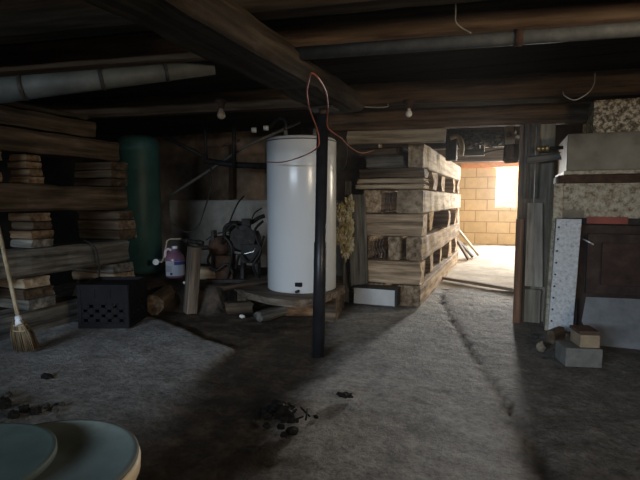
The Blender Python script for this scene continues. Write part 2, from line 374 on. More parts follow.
# wall behind the photographer, with an open bulkhead doorway
struct('wall_near', boxes(((-4.3, -2.0, -.1), (-2.8, -1.85, 1.7)), ((-.3, -2.0, -.1), (2.3, -1.85, 1.7)), ((-2.8, -2.0, 1.32), (-.3, -1.85, 1.7)), ((-2.8, -2.0, -.1), (-.3, -1.85, .9))), 'dark_wall')
# unseen low blockers, added to cast shade on the near floor
struct('shade_stub_left', boxes(((-3.1, -.35, -.05), (-.28, -.2, .55)), bev=.01), 'grey_wall')
struct('shade_stub_right', boxes(((.25, -.3, -.05), (1.7, -.15, .5)), bev=.01), 'grey_wall')
struct('wall_back', boxes(((-4.3, 4.55, -.1), (-1.2, 4.7, 1.6))), 'brown_wall')
struct('wall_back_base', boxes(((-3.42, 4.22, -.1), (-1.25, 4.56, .85)), bev=.015), 'grey_wall')
struct('wall_front', boxes(((.28, 4.3, -.1), (2.3, 4.5, 1.6))), 'dark_wall')
# far room
wx0, wx1, wz0, wz1 = YP(497, 164, 9.85).x, YP(519, 164, 9.85).x, YP(500, 207, 9.85).z, YP(500, 164, 9.85).z
struct('wall_far', boxes(((-1.5, 9.8, -.1), (wx0, 10.0, 1.7)), ((wx1, 9.8, -.1), (2.0, 10.0, 1.7)), ((wx0, 9.8, -.1), (wx1, 10.0, wz0)), ((wx0, 9.8, wz1), (wx1, 10.0, 1.7))), 'block_wall')
struct('wall_far_left', boxes(((-1.5, 4.56, -.1), (-1.35, 9.85, 1.7))), 'block_wall')
struct('wall_far_right', boxes(((1.8, 4.45, -.1), (1.95, 5.6, 1.7)), ((1.8, 8.9, -.1), (1.95, 9.9, 1.7)), ((1.8, 5.6, 1.5), (1.95, 8.9, 1.7)), ((1.8, 5.6, -.1), (1.95, 8.9, .05))), 'block_wall')
wf = boxes(((wx0, 9.9, wz0), (wx0 + .03, 9.95, wz1)), ((wx1 - .03, 9.9, wz0), (wx1, 9.95, wz1)), ((wx0, 9.9, wz0), (wx1, 9.95, wz0 + .03)), ((wx0, 9.9, wz1 - .03), (wx1, 9.95, wz1)))
w1 = struct('window_1', wf, 'pale_wood')
struct('window_pane', boxes(((wx0 + .03, 9.92, wz0 + .03), (wx1 - .03, 9.925, wz1 - .03))), 'pane', w1)
# ceiling of wide dark boards
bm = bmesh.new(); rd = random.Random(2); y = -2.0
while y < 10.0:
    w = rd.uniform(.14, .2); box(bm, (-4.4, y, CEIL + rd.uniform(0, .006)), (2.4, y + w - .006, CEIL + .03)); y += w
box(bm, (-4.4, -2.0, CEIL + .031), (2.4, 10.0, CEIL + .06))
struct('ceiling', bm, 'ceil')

# dirt ledge along the back, on which the tank, jug and pump stand
bm = bmesh.new(); nx, ny = 44, 34; X0, X1, Y0, Y1 = -3.5, -1.98, 2.98, 4.25
def ledge_h(x, y):
    f = min(1, max(0, (y - 3.0) / .10)) * min(1, max(0, (-2.0 - x) / .08))
    return .205 * f + .012 * noise.fractal(V((x * 5, y * 5, 1.7)), 1.0, 2.0, 4) - .02
gv = [[bm.verts.new((X0 + (X1 - X0) * i / nx, Y0 + (Y1 - Y0) * j / ny, ledge_h(X0 + (X1 - X0) * i / nx, Y0 + (Y1 - Y0) * j / ny))) for i in range(nx + 1)] for j in range(ny + 1)]
for j in range(ny):
    for i in range(nx): bm.faces.new((gv[j][i], gv[j][i + 1], gv[j + 1][i + 1], gv[j + 1][i]))
struct('floor_ledge', bm, 'ledge_dirt')

# ================================================================== OVERHEAD
JD = V((math.cos(math.radians(8.2)), math.sin(math.radians(8.2)), 0)); JN = V((-JD.y, JD.x, 0))
def joist(p, x0, x1, label, seed, mat='joist_wood', z=1.45, w=.11, h=None):
    h = h or (CEIL - z)
    o = V((p[0], p[1], z)) + JN * (w / 2)
    a = o + JD * ((x0 - o.x) / JD.x); b = o + JD * ((x1 - o.x) / JD.x)
    return beam('ceiling_joist', a, b, w, h, mat, label, 'beam', 'joists under the floor above', seed, .006, .018)
joist((-.716, 1.809), -4.2, 2.2, 'long brown ceiling joist directly above the straight grey pipe', 11)
joist((-.868, 2.959), -4.2, 2.2, 'brown ceiling joist just behind the top of the black post', 12)
joist((-.497, 3.50), -1.32, .60, 'brown header beam over the bright passage, resting on the passage posts', 13, z=1.362, h=.14)
joist((-1.751, 1.251), -4.2, 2.2, 'dark ceiling joist closest to the camera at the upper left', 14, 'girder_wood')
beam('floor_girder', (-.90, -2.9, 1.335), (-.90, 2.64, 1.335), .26, .115, 'girder_wood', 'thick rough dark girder carried by the black steel post', 'beam', None, 21, .022, .035)

# straight galvanised pipe, hung with straps under the joist
p0 = G(276, 53, 1.40); p0 = V((-1.2, 2.03, 1.415))
def on_line(px, py, z): return G(px, py, z)
a = on_line(300, 53.5, 1.415); b = on_line(640, 29, 1.415)
d = (b - a).normalized(); a2 = a - d * .16; b2 = b + d * 1.2
root = thing('galvanized_pipe', 'straight pale grey galvanised pipe running along the near joist at upper right', 'pipe', a2)
part('pipe_body', tube(bmesh.new(), [a2, b2], .025, 14), 'galv', root)
for t in (.95,):
    c = a2 + d * t
    bm = tube(bmesh.new(), [c - d * .014, c + d * .014], .029, 14); part('coupling', bm, 'rust', root)
a = D(-25, 93, 1.62); b = D(214, 67.5, 1.85)
root = thing('sheet_metal_duct', 'grey sheet metal duct sloping up at the upper left', 'duct', a)
part('duct_body', tube(bmesh.new(), [a, b], [.043, .026], 16), 'duct_metal', root)
for t in (.18, .5, .78):
    c = a.lerp(b, t); dd = (b - a).normalized(); rr = .043 + (.026 - .043) * t + .003
    part('seam_band', tube(bmesh.new(), [c - dd * .006, c + dd * .006], rr, 16), 'dark_steel', root)

def bulb(p, label, zt, k2=1.0, gm='bulb_glass'):
    p = V(p); root = thing('light_bulb', label, 'light bulb', (p.x, p.y, zt), 'bare bulbs in porcelain sockets')
    s = bmesh.new(); lathe(s, [(.035, zt), (.035, zt - .012), (.022, zt - .02), (.02, zt - .045), (.016, zt - .05)], (p.x, p.y, 0), 18); part('socket', s, 'rust', root)
    g = bmesh.new(); k = zt - .05
    lathe(g, [(r_ * k2, k - h_ * k2) for r_, h_ in ((.012, 0), (.014, .012), (.024, .03), (.028, .045), (.024, .06), (.012, .07), (.002, .072))], (p.x, p.y, 0), 18); part('bulb_glass', g, gm, root)
q = D(221, 100, 2.95); bulb((q.x, q.y, 0), 'dull bare bulb on the ceiling joist above the back wall', 1.45, .9, 'bulb_dull')
q = D(409, 108, 2.95); bulb((q.x, q.y, 0), 'small white bare bulb under the joist, above the timber crib', 1.45, .72)

# ================================================================== THE CRIB BESIDE THE PASSAGE
CF, CL, CR = 3.77, -1.13, -.64
g2 = 'timbers of the crib beside the bright passage'
Zs = [0.002, .175, .365, .56, .745, .935, 1.105, 1.30]
ordn = ['bottom', 'second', 'third', 'fourth', 'fifth', 'sixth', 'top']
def crib_y(layer, xc, w, y0, y1, what, seed, mat='crib_wood'):
    z0, z1 = Zs[layer], Zs[layer + 1]
    beam('crib_timber', (xc, y0, z0), (xc, y1, z0), w, z1 - z0 - .004, mat, what, 'timber', g2, seed, .011, .008)
def crib_x(layer, yc, w, x0, x1, what, seed, mat='crib_wood', z0=None, z1=None):
    z0 = Zs[layer] if z0 is None else z0; z1 = Zs[layer + 1] if z1 is None else z1
    beam('crib_timber', (x0, yc, z0), (x1, yc, z0), w, z1 - z0 - .004, mat, what, 'timber', g2, seed, .011, .008)
# layers running away from the camera
crib_y(0, -.735, .19, 3.78, 6.75, 'long bottom timber of the crib, lying on the floor along the passage', 31)
crib_y(0, -1.03, .17, 3.79, 6.7, 'bottom crib timber seen end on behind the white panel', 32)
crib_y(2, -.70, .125, 3.80, 6.75, 'long timber of the third crib layer, running along the passage', 33)
crib_y(2, -.86, .10, 3.79, 6.7, 'narrow timber end between two dark holes in the third crib layer', 34)
crib_y(2, -1.10, .05, 3.79, 6.7, 'thin timber end at the left of the third crib layer', 35)
crib_y(4, -.735, .21, 3.77, 6.78, 'broad pale timber at the fifth crib layer, long face to the passage', 36, 'pale_wood')
crib_y(4, -1.045, .15, 3.79, 6.7, 'timber end left of the wire-covered hole in the fifth crib layer', 37)
crib_y(6, -.70, .12, 3.80, 6.8, 'top timber of the crib with its long pale face along the passage', 38, 'pale_wood')
crib_y(6, -.93, .15, 4.02, 6.7, 'top crib timber set back beneath the header board', 39, 'old_wood')
# layers running across
crib_x(1, 3.87, .2, -1.16, -.64, 'pale front timber of the second crib layer, above the white panel', 41)
crib_x(3, 3.87, .2, -1.15, -.635, 'front timber of the fourth crib layer, between the two rows of holes', 42)
crib_x(5, 3.87, .2, -1.15, -.63, 'dark upper board across the front of the sixth crib layer', 43, 'old_wood', 1.025, 1.105)
crib_x(5, 3.86, .21, -1.16, -.62, 'pale plank across the crib front, upper of a thin pair', 44, 'pale_wood', .98, 1.025)
crib_x(5, 3.86, .21, -1.17, -.625, 'pale plank across the crib front, lower of a thin pair', 45, 'pale_wood', .935, .98)
for layer, nm in ((1, 'second'), (3, 'fourth'), (5, 'sixth')):
    for i, yc in enumerate((4.55, 5.25, 5.95, 6.62)):
        crib_x(layer, yc + random.Random(layer * 5 + i).uniform(-.12, .12), random.Random(layer * 3 + i).uniform(.13, .27), -1.14, CR + random.Random(layer * 7 + i).uniform(-.08, .045),
               f'cross timber end facing the passage, {["first", "second", "third", "last"][i]} behind the front one in the {nm} crib layer', 50 + layer * 5 + i)
# slanting short boards on the upper front
beam('wood_block', (-1.10, 3.86, 1.105), (-.80, 3.86, 1.105), .12, .10, 'grey_wood', 'dark grey timber block lying on the sixth crib layer at the front', 'timber', None, 71, .01)
beam('wood_wedge', (-1.18, 3.93, 1.206), (-.86, 3.90, 1.206), .1, .07, 'old_wood', 'dark board lying on the grey block under the header board', 'timber', None, 72, .008)
beam('header_board', (-1.14, 3.50 + .055 - .643 * .144, 1.262), (-.45, 3.50 + .055 + .047 * .144, 1.262), .07, .098, 'pale_wood', 'pale horizontal board fixed under the header beam, above the crib front', 'board', None, 73, .004, .006)
# chicken wire in the crib hole
bm = bmesh.new()
for i in range(6):
    x = -.965 + i * .022
    tube(bm, spline([(x, 3.80, .75), (x + .012, 3.80, .80), (x - .008, 3.80, .85), (x + .01, 3.80, .93)], 4), .002, 5)
solo('chicken_wire', bm, 'mesh_wire', 'scrap of wire netting over the hole in the fifth crib layer', 'wire netting')
bm = bmesh.new()
for i in range(6):
    x = -1.07 + i * .024
    tube(bm, spline([(x, 3.80, .37), (x + .014, 3.80, .42), (x - .012, 3.80, .48), (x + .01, 3.80, .555)], 4), .002, 5)
solo('chicken_wire', bm, 'mesh_wire', 'scrap of wire netting over the left hole in the third crib layer', 'wire netting')

# white panel in front of the crib foot
root = thing('scrap_metal', 'white metal panel with a grey edge standing at the foot of the crib', 'panel', (-1.0, 3.72, .02))
part('panel_face', boxes(((-1.15, 3.64, .022), (-.815, 3.75, .15)), bev=.004), 'white_panel', root)
part('panel_frame', boxes(((-1.165, 3.63, .151), (-.795, 3.756, .163)), ((-.814, 3.635, .022), (-.797, 3.756, .15))), 'dark_steel', root)

# insulation and board left of the crib
beam('leaning_board', (-1.125, 3.695, .166), (-1.165, 3.735, .88), .16, .018, 'grey_wood', 'dark grey board leaning upright against the crib beside the insulation', 'board', None, 81, .004, .004)
bm = bmesh.new()
for i in range(7):
    t = i / 6; p = D(345 + 5 * math.sin(i * 2.3), 252 - 47 * t, 3.80)
    lump(bm, p, (.03 + .018 * math.sin(t * PI), .035, .07), 11 + i, 4, .6, 3.2)
solo('insulation_clump', bm, 'insulation', 'ragged yellow insulation stuffed between the white heater and the crib', 'insulation')
beam('wood_stick', (-1.235, 3.70, .02), (-1.245, 3.78, 1.0), .05, .03, 'grey_wood', 'thin upright grey stick behind the yellow insulation', 'stick', None, 82, .005, .004)

# ================================================================== HEATER ON ITS PLATFORM
hd = 3.42; hc = D(302, 290, hd); HX, HY = hc.x, hc.y; HR = .245; HB = .222
HT = D(302, 137, hd - .1).z
root = thing('water_heater', 'tall white cylindrical water heater on a wooden platform', 'water heater', (HX, HY, HB))
bm = bmesh.new(); lathe(bm, [(HR - .008, HB), (HR, HB + .008), (HR, HT - .03), (HR - .004, HT - .012), (HR - .02, HT - .002), (.02, HT + .004)], (HX, HY, 0), 64); part('tank', bm, 'white_enamel', root)
bm = bmesh.new(); lathe(bm, [(HR + .002, HT - .03), (HR + .004, HT - .026), (HR + .002, HT - .022)], (HX, HY, 0), 64, caps=False); part('top_seam', bm, 'galv', root)
for dx in (-.10, .12):
    part('pipe_nipple', tube(bmesh.new(), [(HX + dx, HY - .05, HT), (HX + dx, HY - .05, HT + .055)], .014, 12), 'galv', root)
bm = tube(bmesh.new(), spline([(HX - .10, HY - .05, HT + .05), (HX - .10, HY - .05, HT + .12), (HX - .16, HY - .03, HT + .145), (HX - .3, HY + .1, HT + .11)], 6), .011, 10)
part('supply_pipe', bm, 'dark_steel', root)
q = math.radians(-72); tx, ty = HX + HR * math.cos(q), HY + HR * math.sin(q)
part('access_plate', boxes(((tx - .02, ty - .012, HB + .05), (tx + .025, ty + .02, HB + .078)), bev=.003), 'black_plastic', root)
part('drain_valve', tube(bmesh.new(), [(tx + .0, ty + .01, HB + .02), (tx, ty - .035, HB + .02)], .010, 10), 'dark_steel', root)

# platform: rounded top of boards over a box, block and bearers
root = thing('wooden_platform', 'low wooden platform under the white water heater', 'platform', (HX, HY, 0))
pl = [(HX + .35 * math.cos(2 * PI * k / 14) * (1.05 if k % 2 else .98) , HY + .33 * math.sin(2 * PI * k / 14)) for k in range(14)]
pl = [G(234, 287, .2), G(245, 295, .2), G(268, 301, .2), G(292, 304, .2), G(322, 301, .2), G(345, 290, .2), V((-1.26, 3.60, 0)), V((-1.75, 3.8, 0)), V((-1.93, 3.6, 0))]
bm = bmesh.new(); prism(bm, [(p.x, p.y) for p in pl], .178, .221); part('platform_top', bm, 'plat_wood', root)
def rb(a, b, w, h, seed, jit=.008):
    a, b = V(a), V(b); x = (b - a).normalized(); y = V((0, 0, 1)).cross(x).normalized(); z = x.cross(y)
    bm = rough_beam(bmesh.new(), (b - a).length, w, h, seed, jit); bm.transform(Matrix.Translation((a + b) / 2) @ Matrix((x, y, z)).transposed().to_4x4()); return bm
bq = G(322, 322, 0.01); part('bearer', rb((bq.x + .03, bq.y + .06, 0), (-1.24, 3.52, 0), .1, .175, 91), 'old_wood', root)
part('bearer', rb((-1.92, 3.18, 0), (-1.72, 3.72, 0), .1, .175, 92), 'old_wood', root)
bl = G(290, 320, 0)
part('bearer', rb((bl.x - .10, bl.y + .16, 0), (bl.x + .16, bl.y + .24, 0), .16, .175, 93), 'brown_wood', root)
a = G(228, 300, .02); b = G(262, 290, .12)
bw = D(238, 286, 3.3)
beam('wood_plank', (bw.x - .10, bw.y - .04, .224), (bw.x + .06, bw.y + .34, .224), .08, .03, 'old_wood', 'loose dark plank lying on the left edge of the heater platform', 'plank', None, 95)
a = G(255, 324); b = G(286, 316)
beam('short_log', (a.x, a.y + .05, 0), (b.x - .02, b.y, 0), .09, .075, 'grey_wood', 'short grey log on the floor in front of the heater platform', 'log', None, 96, .012, .025)
q = G(233, 318); beam('wood_block', (q.x - .12, q.y + .1, 0), (q.x + .03, q.y + .22, 0), .10, .085, 'old_wood', 'dark wood block on the floor left of the heater platform', 'block', None, 97)

# steel post
PX, PY = -.955, 2.397
root = thing('steel_post', 'black steel post standing in front of the white water heater', 'post', (PX, PY, 0))
bm = bmesh.new(); lathe(bm, [(.034, -.01), (.034, .62), (.031, .625), (.031, 1.30)], (PX, PY, 0), 24)
for v in bm.verts: v.co += V((math.cos(YAW), math.sin(YAW), 0)) * (.024 * v.co.z / 1.3 - .004)
part('tube', bm, 'black_steel', root)
PX += .020; PY += .007
part('top_plate', boxes(((PX - .07, PY - .06, 1.322), (PX + .07, PY + .06, 1.334)), bev=.002), 'dark_steel', root)
bm = bmesh.new(); lathe(bm, [(.017, 1.29), (.017, 1.322)], (PX, PY, 0), 16); part('jack_screw', bm, 'rust', root)

# orange extension cord hung on the girder and post
pts = [D(266, 162, 3.05), D(283, 162, 2.95), D(303, 156, 2.75), D(317, 148, 2.52), D(319, 138, 2.50), D(316, 126, 2.48), D(310, 110, 2.25), D(307, 92, 2.0), D(310, 76, 1.845), D(313, 73.5, 1.82), D(319, 79, 1.87), D(326, 92, 2.08), D(328, 108, 2.33), D(327, 124, 2.5), D(331, 131, 2.54), D(341, 138, 2.65), D(350, 147, 2.9), D(362, 153, 3.3), D(374, 150, 3.6)]
solo('extension_cord', tube(bmesh.new(), spline(pts, 6), .0036, 7), 'orange_cable', 'orange cord looped over the top of the black post', 'cord')
pts = [D(345, 138, 3.0), D(347, 150, 3.2), D(345, 165, 3.3), D(339, 172, 3.35), D(338, 160, 3.3)]
solo('black_cord', tube(bmesh.new(), spline(pts, 6), .004, 6), 'black_cable', 'thin black cord hanging beside the top of the white heater', 'cord')

# ================================================================== LEFT CRIB
LX = -2.73
gl = 'timbers of the crib at the left'
def lbeam(z, h, y0, y1, what, seed, mat='tie_wood', w=.2, x=LX): beam('crib_timber', (x - w / 2, y0, z), (x - w / 2, y1, z), w, h, mat, what, 'timber', gl, seed, .016, .02)
lbeam(1.135, .145, .9, 2.83, 'long dark timber carrying the topmost beam of the left crib', 101)
lbeam(1.284, .115, .9, 2.62, 'topmost thick dark timber of the left crib', 102)
lbeam(1.402, .035, .9, 2.56, 'thin plank lying on the topmost timber of the left crib', 103)
lbeam(.775, .175, .9, 2.88, 'second highest long timber of the left crib, with a nail groove', 104)
lbeam(.375, .175, .9, 2.88, 'third long grey timber down the left crib', 105, 'grey_wood')
lbeam(.0, .17, .9, 2.5, 'lowest long timber of the left crib lying on the floor behind the broom', 106, 'grey_wood', x=LX - .03)
def lstack(py, w, z0, z1, n, where, seed, mats, x=LX, L=.55):
    rd = random.Random(seed); h = (z1 - z0) / n
    nm = ['lowest', 'second from bottom', 'third from bottom', 'fourth from bottom', 'fifth from bottom'] if n > 2 else ['lower', 'upper']
    for i in range(n):
        nmi = nm[i] if i < n - 1 or n == 2 else 'topmost'
        dx = rd.uniform(-.02, .015); dy = rd.uniform(-.015, .015); ww = w * rd.uniform(.85, 1.05); m = mats[i % len(mats)]
        beam('crib_block', (x + dx - L, py + dy, z0 + i * h), (x + dx, py + dy, z0 + i * h), ww, h - .003, m,
             f'{nmi} short board in {where}', 'board', 'short cross boards of the left crib', seed * 10 + i, .006, .006)
lstack(1.87, .10, .952, 1.133, 3, 'the leftmost stack under the left crib top beams', 12, ['tan_end', 'brown_wood'], L=.2)
lstack(2.135, .11, .952, 1.133, 4, 'the pale near stack under the left crib top beams', 13, ['tan_end'], L=.16)
lstack(2.80, .17, .952, 1.133, 3, 'the far stack under the left crib top beams', 14, ['block_brown', 'tie_wood'], LX + .01, .36)
lstack(2.16, .16, .553, .773, 4, 'the near stack under second long left crib timber', 16, ['grey_wood', 'tan_end', 'old_wood', 'tan_end'], L=.18)
lstack(2.86, .17, .553, .773, 3, 'the far stack under second long left crib timber', 17, ['tie_wood', 'old_wood', 'tie_wood'], LX + .015, .40)
lstack(2.12, .2, .173, .373, 3, 'the near stack above the broom, under third timber', 19, ['grey_wood', 'old_wood', 'pale_wood'], L=.3)
lstack(2.84, .20, .02, .373, 5, 'the stack directly behind the black crate', 20, ['old_wood', 'grey_wood', 'old_wood', 'pale_wood', 'grey_wood'], LX + .01, .42)
pts = [D(84, 240, 3.33), D(92, 244, 3.3), D(97, 252, 3.32), D(99, 268, 3.34), D(99, 278, 3.36)]
solo('black_cord', tube(bmesh.new(), spline(pts, 6), .006, 6), 'black_cable', 'black cord hanging over the third timber of the left crib', 'cord')

# broom
bt = V((-2.44, 1.80, .022)); top = D(-2, 226, 2.68); neck = D(18.5, 319, 2.56)
root = thing('broom', 'straw broom with a pale wooden handle leaning against the left crib', 'broom', (bt.x, bt.y, .022))
part('handle', tube(bmesh.new(), [neck - (top - neck) * .12, top], .011, 12), 'handle', root)
part('collar', tube(bmesh.new(), [neck - (top - neck) * .06, neck + (top - neck) * .03], [.022, .016], 12), 'label_white', root)
bm = bmesh.new(); rd = random.Random(4)
ax = V((math.cos(YAW), math.sin(YAW), 0)); ay = V((-ax.y, ax.x, 0))
for i in range(150):
    u, v = rd.uniform(-1, 1), rd.uniform(-1, 1)
    s = neck + ax * u * .02 + ay * v * .016 + V((0, 0, rd.uniform(-.02, .0)))
    e = V((bt.x, bt.y, .026)) + ax * (u * .058) + ay * (v * .03) + V((0, 0, rd.uniform(0, .02)))
    m = s.lerp(e, .45) + ax * u * .014
    tube(bm, [s, m, e], [.004, .0045, .003], 5)
bb = part('bristles', bm, 'straw', root)
bm = bmesh.new()
for t in (.18, .34):
    c = neck.lerp(V((bt.x, bt.y, .03)), t); k = 1 + t * 1.5
    n = 24; tube(bm, [c + ax * math.cos(2 * PI * j / n) * .026 * k + ay * math.sin(2 * PI * j / n) * .022 * k for j in range(n + 1)], .003, 5)
part('binding', bm, 'handle', bb)

# black milk crate
cl, cr = V((-2.568, 2.255, 0)), V((-2.261, 2.376, 0)); cx = (cr - cl).normalized(); cy = V((-cx.y, cx.x, 0)); cw = .325; ch = .285; cz = .024
crm = Matrix.Translation(V((cl.x, cl.y, cz))) @ Matrix((cx, cy, V((0, 0, 1)))).transposed().to_4x4()
root = thing('milk_crate', 'black plastic milk crate in front of the left crib', 'crate', (cl.x + cx.x * cw / 2 + cy.x * cw / 2, cl.y + cx.y * cw / 2 + cy.y * cw / 2, cz))
def crate_side():
    bm = bmesh.new(); t = .008
    def b(x0, z0, x1, z1, d=0): box(bm, (x0, -d, z0), (x1, t + d * .5, z1))
    b(0, 0, cw, .03, .004); b(0, ch - .03, cw, ch, .005); b(0, .0, .022, ch, .003); b(cw - .022, 0, cw, ch, .003)
    b(.022, .165, cw - .022, ch - .03)                         # solid upper band
    for i in range(8): x = .022 + i * (cw - .044 - .012) / 7; b(x, .03, x + .012, .165)
    for i in range(5): z = .03 + i * .031; b(.022, z, cw - .022, z + .011)
    for i in range(7):
        for k in range(4):
            if (i + k) % 2: x = .034 + i * .0385; b(x, .04 + k * .031, x + .028, .062 + k * .031)
    for x in (.1, .2): b(x, .2, x + .012, ch - .03, .004)
    return bm
for k, (ox, oy, rz) in enumerate(((0, 0, 0), (cw, 0, PI / 2), (cw, cw, PI), (0, cw, 1.5 * PI))):
    bm = crate_side(); bm.transform(crm @ Matrix.Translation((ox, oy, 0)) @ Matrix.Rotation(rz, 4, 'Z')); part('crate_side', bm, 'black_plastic', root)
bm = bmesh.new()
for i in range(9): x = .02 + i * .034; box(bm, (x, .01, .004), (x + .01, cw - .01, .014)); box(bm, (.01, x, .004), (cw - .01, x + .01, .014))
bm.transform(crm); part('crate_base', bm, 'black_plastic', root)
# something dark lying in / over the crate
bm = boxes(((.012, .012, ch - .05), (cw - .012, cw - .012, ch - .022)), bev=.004); 
for v in bm.verts: v.co.z += .006 * math.sin(v.co.x * 23)
bm.transform(crm); part('crate_tray', bm, 'black_plastic', root)

# ================================================================== GREEN TANK, JUG, POST, PUMP
tc = D(141.5, 250, 4.25); TX, TY, TR = tc.x, tc.y, .175; TB, TT = .20, 1.41
root = thing('pressure_tank', 'tall dark green cylindrical tank standing behind the left crib', 'tank', (TX, TY, TB))
bm = bmesh.new(); lathe(bm, [(TR * .5, TB), (TR * .9, TB + .012), (TR, TB + .05), (TR, TT - .08), (TR * .93, TT - .035), (TR * .7, TT - .008), (.01, TT)], (TX, TY, 0), 48); part('tank_body', bm, 'green_tank', root)
fv = D(156, 262, 3.98); part('valve', tube(bmesh.new(), [fv + V((-.05, .12, 0)), fv], .012, 10), 'brass', root)
bm = bmesh.new(); lathe(bm, [(.026, -.006), (.026, .006)], fv, 16, axis=(.35, -1, 0)); part('valve_wheel', bm, 'chrome', root)
pts = [fv + V((.0, .02, 0)), D(162, 262, 3.97), D(164, 258, 3.97), D(167, 241, 3.98), D(170, 239, 4.0), D(182, 239, 4.02)]
part('outlet_pipe', tube(bmesh.new(), pts, .008, 8), 'grey_cable', root, 'thin pale pipe')
a, b = D(182, 240, 4.02), D(203, 243, 3.92)
root = thing('hose_coupling', 'black horizontal pipe fitting behind the jug, leading to the pump', 'pipe fitting', a)
part('fitting_body', tube(bmesh.new(), [a, b], .017, 10), 'dark_steel', root)
for t in (.25, .8): c = a.lerp(b, t); dd = (b - a).normalized(); part('nut', tube(bmesh.new(), [c - dd * .015, c + dd * .015], .024, 6), 'dark_steel', root)
# jug
jp = D(175.5, 278, 3.95); JX, JY, JZ = jp.x, jp.y, .21
root = thing('plastic_jug', 'clear plastic jug of pink liquid with a white and blue label', 'jug', (JX, JY, JZ))
k = .077
bm = bmesh.new(); lathe(bm, [(k * .85, JZ), (k, JZ + .012), (k, JZ + .150), (k * .93, JZ + .175), (k * .55, JZ + .215), (k * .3, JZ + .232), (k * .3, JZ + .238)], (JX, JY, 0), 32); part('jug_body', bm, 'purple_liquid', root)
part('jug_cap', lathe(bmesh.new(), [(.022, JZ + .238), (.023, JZ + .24), (.023, JZ + .258), (.02, JZ + .261)], (JX, JY, 0), 20), 'label_white', root)
pts = [(JX - .02, JY - .01, JZ + .222), (JX - .05, JY - .02, JZ + .235), (JX - .072, JY - .028, JZ + .215), (JX - .074, JY - .028, JZ + .165)]
part('jug_handle', tube(bmesh.new(), spline(pts, 6), .012, 8), 'clear_plastic', root)
toc = math.atan2(-JY, -JX)
def arc_panel(a0, a1, z0, z1, r, n=14):
    bm = bmesh.new(); lo = []; hi = []
    for i in range(n + 1):
        t = a0 + (a1 - a0) * i / n; lo.append(bm.verts.new((JX + r * math.cos(t), JY + r * math.sin(t), z0))); hi.append(bm.verts.new((JX + r * math.cos(t), JY + r * math.sin(t), z1)))
    for i in range(n): bm.faces.new((lo[i], lo[i + 1], hi[i + 1], hi[i]))
    bmesh.ops.solidify(bm, geom=bm.faces[:], thickness=.001); return bm
lab = part('jug_label', arc_panel(toc - 1.25, toc + 1.25, JZ + .022, JZ + .142, k + .002), 'label_white', root)
part('label_band', arc_panel(toc - .1, toc + 1.25, JZ + .112, JZ + .14, k + .0035), 'blue', lab)
part('label_stamp', arc_panel(toc - .55, toc - .28, JZ + .03, JZ + .05, k + .0035), 'print', lab)
bm = bmesh.new()
for i in range(6):
    z = JZ + .058 + i * .008; b2 = arc_panel(toc - 1.1, toc - .35, z, z + .0025, k + .0035, 8); me = bpy.data.meshes.new('t'); b2.to_mesh(me); b2.free(); bm.from_mesh(me); bpy.data.meshes.remove(me)
part('label_print', bm, 'print', lab)

beam('broken_post', tuple(G(196, 312)), tuple(D(200, 248, 3.62)), .10, .085, 'plat_wood', 'splintered brown wooden post leaning in front of the pump', 'post', None, 111, .01, .008)
q0 = D(163, 299, 3.5)
beam('short_log', (q0.x, q0.y - .10, .02), (q0.x - .18, q0.y + .3, .02), .13, .15, 'old_wood', 'short log with a pale cut end lying below the jug', 'log', None, 112, .012, .04)
q = D(196, 300, 3.52)

# pump with motor, on a stand among its pipes
C0 = D(232, 262, 3.95); sd = V((math.cos(YAW), math.sin(YAW), 0)); bk = V((-sd.y, sd.x, 0)); up = V((0, 0, 1))
def W(r, f, z): return V((C0.x, C0.y, 0)) + sd * r + bk * f + up * z
root = thing('water_pump', 'dark rusty water pump with motor against the grey wall', 'pump', (C0.x, C0.y, .19))
part('motor', tube(bmesh.new(), [W(-.02, 0, .50), W(-.01, 0, .50), W(.22, .0, .50), W(.24, 0, .50)], [.06, .10, .10, .06], 20), 'dark_steel', root)
mt = part('bell_housing', tube(bmesh.new(), [W(-.18, 0, .47), W(-.12, 0, .47), W(-.02, 0, .49)], [.055, .085, .075], 18), 'rust', root)
part('flywheel', tube(bmesh.new(), [W(.115, -.13, .55), W(.115, -.15, .55)], .10, 24), 'dark_steel', root)
part('housing', boxes(((-.1, -.08, .19), (.06, .08, .42))), 'dark_steel', root) if False else None
def wbox(lo, hi, bev=.006):
    bm = boxes((lo, hi), bev=bev); m = Matrix((sd, bk, up)).transposed().to_4x4(); m.translation = V((C0.x, C0.y, 0)); bm.transform(m); return bm
part('pump_casing', wbox((-.12, -.09, .18), (.02, .07, .40)), 'rust', root)
part('base_frame', wbox((-.2, -.12, .18), (.26, .12, .21)), 'dark_steel', root)
for x in (.08, .2): part('motor_foot', wbox((x, -.07, .20), (x + .03, .07, .41)), 'dark_steel', root)
part('discharge_pipe', tube(bmesh.new(), spline([W(-.05, -.02, .52), W(-.05, -.02, .62), W(.02, -.03, .66), W(.15, -.02, .66), W(.22, 0, .70), W(.27, .02, .72)], 6), .017, 10), 'dark_steel', root)
part('suction_pipe', tube(bmesh.new(), [W(-.12, -.02, .46), W(-.26, -.03, .46), W(-.30, -.03, .44)], .02, 10), 'dark_steel', root)
part('relief_valve', tube(bmesh.new(), [W(.02, -.12, .44), W(.12, -.15, .42), W(.2, -.15, .44), W(.215, -.15, .47)], .011, 8), 'chrome', root, 'bright metal lever')
part('pulley_guard', wbox((.1, -.16, .35), (.25, -.13, .50)), 'dark_steel', root)
